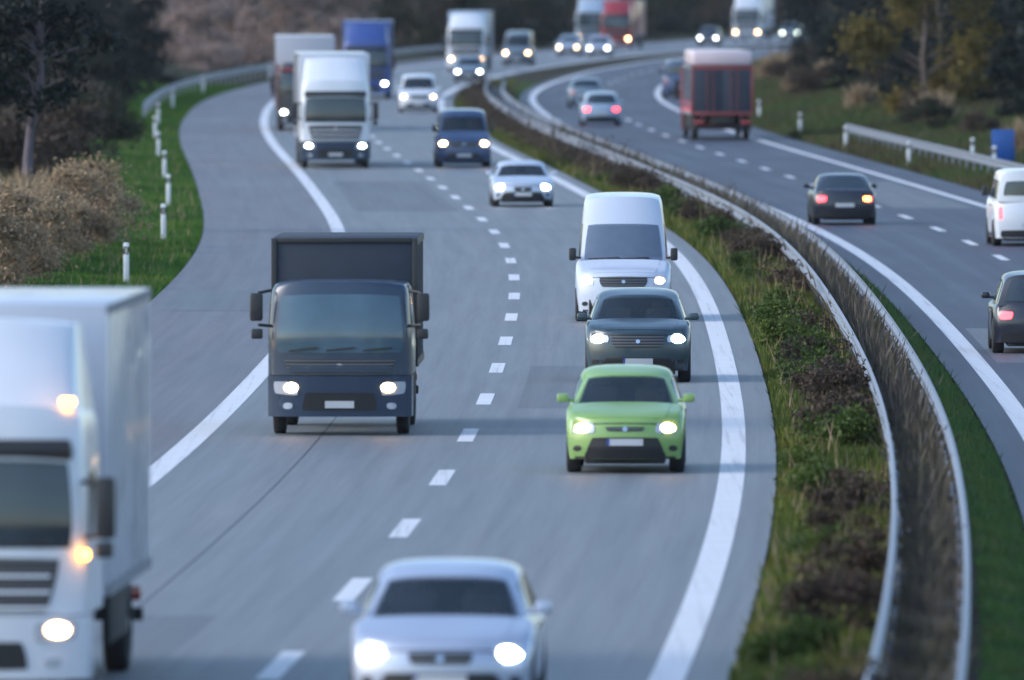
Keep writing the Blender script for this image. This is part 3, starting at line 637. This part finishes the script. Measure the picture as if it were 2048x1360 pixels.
for i, y in enumerate([275, 325, 375, 425, 475, 525, 575, 625, 690, 760, 850]):
    x, yy = at(y, -13.1); w_ = ORD[i] if i == 0 else ORD[i] + ' nearest'
    post(x, yy, -.05, f'white delineator post with black band on the left grass verge, {w_} to the camera', 'delineator posts on the left verge')
for i, (y, o_) in enumerate([(478, 14.9), (495, 15.2), (499, 13.2), (543, 13.3), (587, 13.6), (637, 13.8), (690, 13.8)]):
    x, yy = at(y, o_); w_ = ORD[i] if i == 0 else ORD[i] + ' nearest'
    post(x, yy, hgt(o_), f'white delineator post on the right verge of the far carriageway, {w_} to the camera', 'delineator posts on the right verge')
# blue sign
sx_, sy_ = px(2006, 352)
r_ = empty('road_sign', (sx_, sy_, .6)); tag(r_, 'plain blue rectangular road sign on two posts among the trees at the right edge', 'road sign')
MB().box(0, 0, .45, .78, .03, 1.05, .01).build('sign_panel', M['sign'], r_)
for s in (-1, 1): MB().tube((s * .22, .04, -.6), (s * .22, .04, .9), .03).build('post', M['steel'], r_)
# marker post in the central strip near right edge of picture
mx_, my_ = px(1912, 765)

# ------------------------------------------------------------------ vehicles
def paintm(n, c, rough=.32, metal=0): M[n] = paint(n, c, rough, metal); return M[n]
P = dict(silver=paintm('silver_paint', (.42, .48, .6), .3, .35), green=paintm('lime_paint', (.22, .38, .11)), teal=paintm('teal_paint', (.025, .05, .065)), palevan=paintm('pale_van_paint', (.5, .56, .67)),
         coupe=paintm('silver_blue_paint', (.48, .55, .66), .3, .2), blue=paintm('steel_blue_paint', (.035, .075, .17)), white=paintm('white_paint', (.62, .66, .72)), navy=paintm('navy_paint', (.02, .04, .075)),
         darkbox=paintm('dark_box_paint', (.03, .045, .07), .5), red=paintm('red_paint', (.27, .02, .03)), grey=paintm('grey_paint', (.13, .19, .25)), midblue=paintm('blue_trailer_paint', (.03, .07, .26), .45),
         black=paintm('black_paint', (.014, .018, .03)), boxwhite=paintm('box_white_paint', (.5, .53, .6), .5), boxgrey=paintm('box_grey_paint', (.4, .41, .47), .5), pink=paintm('tarpaulin_paint', (.6, .5, .54), .6), dred=paintm('dark_red_paint', (.2, .02, .03)),
         dred2=paintm('rear_frame_red_paint', (.2, .03, .035), .6), paleblue=paintm('pale_blue_paint', (.3, .4, .52)))
def place(o, cx, gy, half, label, cat, group, away=False, dz=0):
    x, y = px(cx, gy); s = slope(y); a = -math.atan(s)
    if cat == 'lorry' and False: a = 0
    y += half * math.cos(a); x += half * math.sin(-a) * 1
    o.location = (x, y, dz); o.rotation_euler = (0, 0, a + (math.pi if away else 0)); tag(o, label, cat, group)
G1, G2 = 'vehicles driving towards the camera', 'vehicles driving away from the camera'
van_kw = dict(L=5.6, W=1.98, hood=(.95, 1.12, 1.28), cowl=.85, screen=(.8, 1.55), belt=1.2, tail=1.25, rearscreen=(.06, .1), roofw=.82, wr=.35, vanback=True, lamp=(.6, .88, .74, .98), grill=(.5, .72, .93), intake=(.6, .3, .5), bulb=.095)
mpv_kw = dict(L=4.7, W=1.86, hood=(.85, 1.0, 1.12), cowl=.9, screen=(.85, 1.7), belt=1.05, tail=1.1, rearscreen=(.08, .18), roofw=.8, wr=.34, lamp=(.6, .88, .66, .86), grill=(.46, .64, .82), intake=(.6, .28, .46))

o = lorry('lorry', P['white'], P['boxwhite'], H=4.0, cabH=3.05, Lbox=7, lmat='warm', orange=True, semi=False)
place(o, -72, 1420, o['half'], 'big white lorry cut off by the left edge of the picture, headlight lit', 'lorry', G1)
o = car('car', P['silver'], L=4.5, W=1.84, H=1.47, lmat='white', hood=(.7, .86, .98), grill=(.36, .53, .65), bulb=.11, lamp=(.55, .9, .56, .73))
place(o, 880, 1438, 2.25, 'silver car nearest the camera, in front at the bottom of the picture', 'car', G1)
o = lorry('box_lorry', P['navy'], M['boxfront'], H=3.05, cabH=2.42, W=2.3, Lbox=4.6, lmat='warm', fair=False, visor=False, scr0=1.3, lampu=.7, lampz=.76, glassm=M['glass3'], frame=True, semi=False)
place(o, 679, 872, o['half'], 'dark navy box lorry with lit headlights in the slow lane', 'lorry', G1)
o = car('car', P['green'], L=3.9, W=1.74, H=1.52, hood=(.76, .9, 1.02), lmat='warm', grill=(.34, .62, .68), intake=(.62, .24, .53), lamp=(.5, .9, .58, .77), bulb=.1, screen=(.95, 1.7), rearscreen=(.12, .4), belt=.98, tail=1.05)
place(o, 1250, 948, 1.95, 'lime green hatchback car with lit headlights in the fast lane', 'hatchback car', G1)
o = car('car', P['teal'], L=4.5, W=1.88, H=1.62, hood=(.88, 1.02, 1.12), cowl=1.0, screen=(1.0, 1.7), belt=1.05, tail=1.1, lmat='greenish', bulb=.12, lamp=(.54, .93, .7, .88), grill=(.5, .62, .84), rearscreen=(.15, .5))
place(o, 1276, 766, 2.25, 'dark teal car with wide white lamps close behind the green hatchback', 'car', G1)
o = car('van', P['palevan'], **{**van_kw, 'H': 2.6, 'sidewin': False, 'wtop': .6, 'roofw': .8, 'glassm': M['sky_tint_screen'], 'screen': (.8, 1.9)})
place(o, 1247, 644, 2.8, 'pale silver high roofed van following the dark teal car', 'van', G1)
o = car('car', P['coupe'], L=4.4, W=1.84, H=1.36, hood=(.68, .8, .92), lmat='white', belt=.9, tail=.95, grill=(.3, .46, .6), bulb=.12, lamp=(.56, .88, .54, .68), rearscreen=(.5, 1.3))
place(o, 1046, 414, 2.2, 'low silver blue car with bright white headlights behind the pale van', 'car', G1)
o = car('van', P['blue'], **{**van_kw, 'L': 5, 'H': 2.05, 'W': 1.92, 'bulb': .12})
place(o, 928, 335, 2.5, 'dark steel blue van in the fast lane beside the white lorry', 'van', G1)
o = lorry('lorry', P['white'], P['boxwhite'], H=4.0, cabH=3.1, Lbox=13, lmat='greenish', bumperm=P['navy'])
place(o, 671, 337, o['half'], 'white articulated lorry with dark bumper leading the lorries in the slow lane', 'lorry', G1)
o = lorry('lorry', P['black'], P['boxgrey'], H=4.0, cabH=2.9, Lbox=12, lmat='greenish', trim=P['dred'], fair=False)
place(o, 612, 262, o['half'], 'dark cabbed lorry with dull red trim and grey box behind the white lorry', 'lorry', G1)
o = lorry('lorry', P['midblue'], P['midblue'], H=4.0, cabH=3.0, Lbox=12, lmat='white')
place(o, 733, 198, o['half'], 'deep blue lorry with blue box behind the two front lorries', 'lorry', G1)
o = car('minivan', P['white'], **{**mpv_kw, 'H': 1.8}); place(o, 837, 225, 2.35, 'white minivan with warm headlights right of the lorries', 'minivan', G1)
o = lorry('lorry', P['white'], P['paleblue'], H=3.8, cabH=2.9, Lbox=8, lmat='warm', semi=False)
place(o, 932, 143, o['half'], 'pale white and light blue lorry far off above the steel blue van', 'lorry', G1)
o = car('car', P['grey'], H=1.5, lmat='white'); place(o, 937, 164, 2.1, 'grey car with white headlights just in front of the pale lorry', 'car', G1)
o = car('van', P['grey'], **{**van_kw, 'H': 2.3}); place(o, 1033, 131, 2.8, 'grey van with warm headlights on the far bend', 'van', G1)
o = car('car', P['paleblue'], H=1.5, lmat='warm'); place(o, 1135, 111, 2.1, 'light blue car on the far bend left of the red lorry', 'car', G1)
o = car('car', P['silver'], H=1.5, lmat='white'); place(o, 1196, 113, 2.1, 'small silver car on the far bend in front of the red lorry', 'car', G1)
o = lorry('lorry', P['red'], P['red'], H=3.8, cabH=2.9, Lbox=9, lmat='warm', semi=False); place(o, 1232, 98, o['half'], 'red lorry at the far end of the bend', 'lorry', G1)
o = lorry('lorry', P['paleblue'], P['boxgrey'], H=3.9, cabH=2.9, Lbox=9, lmat='warm', semi=False); place(o, 1180, 93, o['half'], 'light blue lorry with grey box far off beside the red lorry', 'lorry', G1)
o = car('car', P['black'], H=1.5, lmat='white'); place(o, 1415, 91, 2.1, 'black car with white headlights at the far end of the road', 'car', G1)
o = lorry('lorry', P['white'], P['boxwhite'], H=4.0, cabH=3.0, Lbox=9, lmat='warm', semi=False); place(o, 1493, 83, o['half'], 'farthest white lorry, seen above the red framed lorry', 'lorry', G1)
o = car('car', P['grey'], H=1.5, lmat='greenish'); place(o, 1579, 80, 2.1, 'grey car with pale greenish headlights, farthest oncoming car on the right', 'car', G1)
# driving away
o = car('car', P['paleblue'], L=4.5, H=1.5, lmat=None, tails='red', rearscreen=(.12, .4)); place(o, 1203, 252, 2.25, 'light blue estate car with red tail lights inside the bend of the far carriageway', 'estate car', G2, True)
o = car('car', P['grey'], L=4.3, H=1.45, lmat=None); place(o, 1172, 215, 2.15, 'grey car ahead of the light blue estate car', 'car', G2, True)
o = lorry('lorry', P['red'], M['boxfront'], H=3.0, cabH=2.6, Lbox=9, lmat=None, trim=P['dred2'], semi=False, roofm=P['pink'], fair=True, side_stripe=P['red']); place(o, 1445, 280, o['half'], 'red framed lorry with dark rear doors seen from behind in the far carriageway', 'lorry', G2, True)
o = car('van', P['blue'], **{**van_kw, 'L': 5, 'H': 2.0, 'lmat': None}); place(o, 1364, 197, 2.5, 'dark blue van driving away, left of the red framed lorry', 'van', G2, True)
o = car('car', P['black'], L=4.4, H=1.42, lmat=None, tails='red', lamp_one_amber=True, rearscreen=(.45, 1.25)); place(o, 1690, 450, 2.2, 'black car with one orange indicator flashing, driving away on the right', 'car', G2, True)
o = car('van', P['white'], **{**van_kw, 'L': 4.9, 'H': 2.0, 'lmat': None, 'tails': 'red'}); place(o, 2064, 493, 2.45, 'white van with dark windows cut off by the right edge', 'van', G2, True)
o = car('car', P['black'], L=4.4, H=1.55, W=1.82, lmat=None, tails='red', rearscreen=(.12, .45)); place(o, 2082, 708, 2.2, 'black car with red tail lights cut off by the right edge, nearest driving away', 'car', G2, True)
o = car('car', P['black'], H=1.5, lmat=None, tails='red'); place(o, 1688, 112, 2.1, 'tiny black car far away by the trees at the upper right', 'car', G2, True)

# ------------------------------------------------------------------ vegetation
def quads_mesh(name, cen, size, nrm=None, m=None, parent=None, aspect=.6, blade=False, extra=None, bw=.07):
    n = len(cen)
    if blade:
        a = rng.uniform(0, 2 * np.pi, n); w_ = size * bw + .004; h = size; lean = rng.normal(0, .28, (n, 2)) * h[:, None]
        dx = np.stack([np.cos(a), np.sin(a), np.zeros(n)], 1) * w_[:, None]
        tip = np.stack([lean[:, 0], lean[:, 1], h], 1)
        V = np.concatenate([cen - dx, cen + dx, cen + tip], 1).reshape(-1, 3); k = 3
    else:
        u = rng.normal(size=(n, 3)); u /= np.linalg.norm(u, axis=1)[:, None]; v = rng.normal(size=(n, 3)); v -= (u * v).sum(1)[:, None] * u; v /= np.linalg.norm(v, axis=1)[:, None]
        s = size[:, None]; V = np.concatenate([cen - u * s * .5, cen + v * s * aspect * .5, cen + u * s * .5, cen - v * s * aspect * .5], 1).reshape(-1, 3); k = 4
    me = bpy.data.meshes.new(name); me.vertices.add(n * k); me.vertices.foreach_set('co', V.astype(np.float32).ravel())
    me.loops.add(n * k); me.loops.foreach_set('vertex_index', np.arange(n * k, dtype=np.int32)); me.polygons.add(n)
    me.polygons.foreach_set('loop_start', np.arange(0, n * k, k, dtype=np.int32)); me.update(calc_edges=True)
    return link(name, me, m, parent, None)
def crown_pts(n, rx, rz0, rz1, nclump, cr, seed):
    g = np.random.default_rng(seed); H_ = rz1 - rz0
    c = []
    while len(c) < nclump:
        p = g.uniform(-1, 1, 3)
        if p[0] ** 2 + p[1] ** 2 + abs(p[2]) ** 2.2 < 1 and g.random() < .35 + .65 * (p[0] ** 2 + p[1] ** 2 + p[2] ** 2): c.append(p)
    c = np.array(c) * [rx, rx, H_ / 2] + [0, 0, (rz0 + rz1) / 2]
    w_ = g.uniform(.3, 1.6, nclump) ** 1.5; idx = g.choice(nclump, n, p=w_ / w_.sum()); r = cr * g.uniform(.6, 1.4, nclump)
    return c[idx] + g.normal(size=(n, 3)) * r[idx][:, None] * [.45, .45, .3], c
def tree(kind, seed, H=11, rx=3.2, z0=.6, n=9000, ls=.22, leaf='dark', trunk_r=.2, bark='bark', lean=0, droop=False):
    r = empty(kind); g = random.Random(seed); t = MB(); p = Vector((0, 0, -.3)); rad = trunk_r; top = Vector((lean, 0, H * .85)); N = 7
    for k in range(N):
        q = Vector((lean * (k + 1) / N, 0, H * .85 * (k + 1) / N)) + Vector((g.uniform(-.12, .12), g.uniform(-.12, .12), 0)); t.tube(p, q, rad, rad * .84, 9); p = q; rad *= .84
    pts, cl = crown_pts(n, rx, z0, H, 46, rx * .3, seed)
    pts[:, 2] = np.where(pts[:, 2] < .05, np.abs(pts[:, 2]) * .8 + .05, pts[:, 2]); pts[:, 0] += lean * np.clip(pts[:, 2] / H, 0, 1)
    for c in cl[:26]:
        b = Vector((lean * c[2] / H, 0, max(.8, c[2] - rx * .35 * g.uniform(.6, 1.4)))); t.tube(b, Vector(c) + Vector((lean * c[2] / H, 0, 0)), .05 * H / 10, .015, 5)
    t.build('trunk', M[bark], r); quads_mesh('crown', pts, rng.uniform(.6, 1.3, n) * ls, m=M[leaf], parent=r)
    KIDS[r.name] = [o for o in C.objects if o.parent == r]
    return r
def put_tree(proto, used, y, off, label, group, sc=1, rz=0):
    o = proto if not used else copy_tree(proto)
    x, yy = at(y, off); o.location = (x, yy, hgt(off) - .05); o.scale = (sc, sc, sc * random.uniform(.92, 1.1)); o.rotation_euler = (0, 0, rz); tag(o, label, 'tree', group); return o
def row(protos, spots, lab, group):
    used = [False] * len(protos); spots = sorted(spots)
    for i, (y, off, sc) in enumerate(spots):
        k = i % len(protos); w_ = (ORD[i] if i == 0 else ORD[i] + ' nearest') if i < 12 else None
        put_tree(protos[k], used[k], y, off, lab.format(w_ or 'farther'), group, sc, random.uniform(0, 6.28)); used[k] = True
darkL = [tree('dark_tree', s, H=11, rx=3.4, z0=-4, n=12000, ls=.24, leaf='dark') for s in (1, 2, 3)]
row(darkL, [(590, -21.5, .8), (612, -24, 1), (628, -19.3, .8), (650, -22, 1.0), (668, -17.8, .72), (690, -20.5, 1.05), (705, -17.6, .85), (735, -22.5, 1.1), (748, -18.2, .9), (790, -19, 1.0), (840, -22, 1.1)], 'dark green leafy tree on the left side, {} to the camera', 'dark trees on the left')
tanT = [tree('autumn_tree', s, H=9, rx=3.0, z0=-4, n=11000, ls=.22, leaf='tan') for s in (11, 12)]
row(tanT, [(880, -18.5, .9), (905, -22, 1.1), (930, -17.5, 1), (955, -21, 1.15), (980, -17.2, 1), (1010, -20, 1.15)], 'tawny autumn tree outside the far left bend, {} to the camera', 'tawny trees outside the far bend')
olT = [tree('roadside_tree', s, H=11, rx=4.2, z0=-4, n=13000, ls=.3, leaf=l) for s, l in ((21, 'olive'), (22, 'brown'), (23, 'dark'))]
sp = [(1050, -17, 1), (1085, -19, 1.1), (1120, -17, 1), (1155, -19, 1.1), (1190, -17, 1.1), (1230, -18, 1.15), (1270, -19, 1.2), (1310, -18, 1.2), (1355, -19, 1.25), (1400, -18, 1.3), (1450, -19, 1.35), (1500, -18, 1.4)]
row(olT, sp, 'dull olive or brown tree behind the far oncoming traffic, {} to the camera', 'trees behind the far traffic')
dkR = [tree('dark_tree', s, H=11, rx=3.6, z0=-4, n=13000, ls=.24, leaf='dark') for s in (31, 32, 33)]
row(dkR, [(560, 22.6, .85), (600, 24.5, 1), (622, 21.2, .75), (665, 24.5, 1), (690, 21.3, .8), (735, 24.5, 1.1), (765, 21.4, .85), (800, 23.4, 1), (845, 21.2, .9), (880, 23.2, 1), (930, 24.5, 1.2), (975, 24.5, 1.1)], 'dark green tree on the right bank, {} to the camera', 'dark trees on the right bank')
yT = [tree('yellowing_tree', s, H=9, rx=3.0, z0=-1.5, n=15000, ls=.21, leaf='yellow') for s in (41,)]
row(yT, [(598, 19.4, 1.05), ], 'yellowing tree among the dark trees on the right bank', None)
o = tree('yellowing_tree', 45, H=5.2, rx=1.9, z0=-1.5, n=5000, ls=.17, leaf='olive'); put_tree(o, False, 604, -17.2, 'small olive tree in front of the dark trees on the left', None)
o = tree('slender_tree', 51, H=8, rx=1.9, z0=3.3, n=6000, ls=.2, leaf='dark', trunk_r=.2, bark='bark2', lean=.45); put_tree(o, False, 385, -16.9, 'slender tree with pale purplish bare trunk at the left edge', None)
# woodland mass far behind
cen = []
for _ in range(26000):
    y = random.uniform(700, 1900); o_ = -random.uniform(26, 60) if random.random() < .62 or y > 1200 else random.uniform(29, 60); x, yy = at(y, o_)
    hh = 3.2 + 7 * random.random() ** .8 if random.random() < .5 else random.random() * 4; cen.append((x, yy, hgt(o_) + hh))
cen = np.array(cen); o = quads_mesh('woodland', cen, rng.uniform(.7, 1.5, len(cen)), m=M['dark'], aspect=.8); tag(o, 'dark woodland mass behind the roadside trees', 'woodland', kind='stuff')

# shrubs
def shrub(kind, seed, leaf, rx, H, n, ls, blade=False):
    r = empty(kind); t = MB(); g = random.Random(seed)
    for k in range(9):
        a = g.uniform(0, 6.28); t.tube((0, 0, -.1), (math.cos(a) * rx * .6, math.sin(a) * rx * .6, H * g.uniform(.5, .95)), .018, .005, 5)
    t.build('stem', M['bark'], r)
    if blade:
        gg = np.random.default_rng(seed); p = gg.normal(size=(n, 3)) * [rx * .45, rx * .45, 0]; h = H * gg.uniform(.4, 1.1, n) * np.exp(-.5 * (p[:, 0] ** 2 + p[:, 1] ** 2) / rx ** 2)
        quads_mesh('foliage', p, h, m=M[leaf], parent=r, blade=True)
    else:
        pts, _ = crown_pts(n, rx, .02, H, 22, rx * .42, seed); pts[:, 2] = np.abs(pts[:, 2]); quads_mesh('foliage', pts, rng.uniform(.6, 1.3, n) * ls, m=M[leaf], parent=r)
    KIDS[r.name] = [o for o in C.objects if o.parent == r]
    return r
PR = dict(brown=[shrub('brown_shrub', s, 'brown', .6, .62, 2600, .075) for s in (61, 62)], green=[shrub('green_shrub', s, 'greenbush', .55, .55, 2600, .075) for s in (63, 64)],
          tan=[shrub('dry_shrub', s, 'drygrass', .95, 2.0, 5200, .1) for s in (65, 66)], reed=[shrub('reed_clump', 67, 'drygrass', .7, 1.7, 900, .1, True)], bank=[shrub('bank_shrub', s, 'brown', 1.1, 1.3, 3500, .13) for s in (68, 69)], bankgreen=[shrub('bank_shrub', 71, 'olive', 1.1, 1.4, 3500, .13)], bankdry=[shrub('bank_shrub', 72, 'drygrass', .8, 1.5, 900, .1, True)])
_used = set()
def putshrub(key, y, off, label, cat, group, sc=1):
    lst = PR[key]; k = random.randrange(len(lst)); p = lst[k]
    if p.name in _used:
        o = copy_tree(p)
    else: o = p; _used.add(p.name)
    x, yy = at(y, off); o.location = (x, yy, hgt(off)); o.scale = (sc, sc, sc); o.rotation_euler = (0, 0, random.uniform(0, 6.28)); tag(o, label, cat, group)
cnt = {}
def nth(k): cnt[k] = cnt.get(k, 0) + 1; return 'nearest' if cnt[k] == 1 else ordw(cnt[k]) + ' nearest'
y = 135
while y < 470:
    key = 'brown' if random.random() < .62 else 'green'; off = random.uniform(1.5, 2.0) if key == 'brown' else random.uniform(1.1, 1.6)
    look = {'brown': 'low brown shrub', 'green': 'low green shrub'}[key]
    putshrub(key, y, off, f'{look} in the central strip beside the guardrail, {nth(key)} to the camera', 'shrub', f'low {key} shrubs in the central strip', random.uniform(.65, 1.15)); y += random.uniform(4.5, 9.5)
cen = []
for _ in range(24000):
    y = random.uniform(470, 780); o_ = random.gauss(1.7, .35) if random.random() < .8 else random.uniform(.9, 3.7); x, yy = at(y, o_); cen.append((x, yy, hgt(o_) + abs(random.gauss(0, .32)) * (.6 + .4 * math.sin(y * .35)) + .03))
cen = np.array(cen); o = quads_mesh('median_brush', cen, rng.uniform(.08, .17, len(cen)), m=M['brown']); tag(o, 'dull brown brush filling the far end of the central strip', 'brush', kind='stuff')
for y in np.arange(306, 372, 6.5):
    sc = random.uniform(.75, 1.15)
    putshrub('tan', y, -14.75 + random.uniform(-1.3, .3), f'tall tan dry shrub on the left bank, {nth("tan")} to the camera', 'shrub', 'dry shrubs on the left bank', sc)
for y in np.arange(318, 372, 7.5):
    putshrub('reed', y, -16.6 + random.uniform(-.5, .5), f'clump of dry grey brown reeds at the left edge, {nth("reed")} to the camera', 'reeds', 'reed clumps at the left edge', random.uniform(.8, 1.2))
for y in np.arange(480, 900, 19):
    key = random.choice(['bank', 'bank', 'bankgreen', 'bankdry'])
    putshrub(key, y, random.uniform(17.2, 20.8), f'{dict(bank="brown bramble", bankgreen="dull green", bankdry="pale dry")[key]} shrub on the right bank, {nth(key)} to the camera', 'shrub', 'shrubs on the right bank', random.uniform(.6, 1.05))

for i, (y, o_, sc, key) in enumerate([(452, -17.6, 1.6, 'bank'), (470, -17.6, 1.4, 'bank'), (492, -17.0, 1.7, 'bank'), (515, -15.9, 1.5, 'bankgreen'), (540, -16.6, 1.8, 'bank'), (560, -15.4, 1.4, 'bankgreen')]):
    putshrub(key, y, o_, f'{dict(bank="dull brown", bankgreen="olive green")[key]} thicket below the dark trees on the left, {nth("thick" + key)} to the camera', 'shrub', 'thickets on the left bank', sc)
# grass
def grass(name, m, o0, o1, y0, y1, dens0, h0, label, bw=.07):
    P_ = []
    for ya in np.arange(y0, y1, 20):
        k = (ya / y0); n = int(20 * abs(o1 - o0) * dens0 / k ** 1.5); yy = rng.uniform(ya, ya + 20, n); oo = rng.uniform(o0, o1, n)
        xc = np.interp(yy, _gy, _gx); s = np.array([slope(ya + 10)] * n); c = 1 / np.sqrt(1 + s * s)
        clump = .5 + .5 * np.sin(yy * 1.7 + oo * 3.1) * np.sin(oo * 2.3 - yy * .6)
        h = h0 * rng.uniform(.5, 1.2, n) * (.55 + .8 * clump) * min(1.6, k ** .35)
        zz = np.array([hgt(a) for a in oo]); P_.append(np.stack([xc + oo * c, yy - oo * s * c, zz - .01, h * (1 + .25 * (k - 1) * 0)], 1))
    P_ = np.concatenate(P_); o = quads_mesh(name, P_[:, :3].copy(), P_[:, 3], m=m, blade=True, bw=bw); tag(o, label, 'grass', kind='stuff')
    # widen far blades: keep one mesh
grass('median_grass', M['grassM'], .66, 2.9, 115, 800, 420, .17, 'mixed green and brown grass growing in the central strip')
grass('median_verge_grass', M['grassG'], 3.25, 3.94, 115, 800, 380, .12, 'short green grass between guardrail and far carriageway')
grass('left_verge_grass', M['grassL'], -16.5, -12.15, 220, 800, 330, .13, 'short bright green grass on the left verge')
grass('field_grass', M['grassL'], -34, -16.5, 300, 800, 60, .22, 'green field grass beyond the left verge')
grass('right_bank_grass', M['grassR'], 12.85, 24, 380, 1000, 110, .3, 'rough olive and brown grass on the right bank')

grass('dry_stems', M['drygrass'], .75, 2.2, 115, 500, 9, .36, 'scattered dry stems standing in the central strip', .022)
grass('rail_growth', M['railbrown'], 2.36, 2.98, 105, 560, 420, .42, 'brown dead growth between the two rails of the central guardrail')
grass('verge_weeds', M['drygrass'], -15.5, -12.3, 230, 600, 5, .25, 'scattered dry weeds in the left verge', .03)
grass('edge_litter', M['brown'], -12.25, -11.95, 200, 700, 60, .05, 'brown leaf litter along the left edge of the asphalt')
grass('edge_litter', M['brown'], .5, .72, 115, 500, 160, .05, 'brown leaf litter along the edge of the central strip')

# thin evening haze: one closed box round the scene
hz = bpy.data.materials.new('haze'); hz.use_nodes = True; t_ = hz.node_tree; t_.nodes.remove(t_.nodes['Principled BSDF'])
v_ = t_.nodes.new('ShaderNodeVolumePrincipled'); v_.inputs['Color'].default_value = (.82, .88, .95, 1); v_.inputs['Density'].default_value = .00003
t_.links.new(v_.outputs[0], t_.nodes['Material Output'].inputs['Volume'])
o = MB().box(0, 0, 9.9, 20000, 20000, 24.2).build('haze', hz, None, None); o['kind'] = 'stuff'
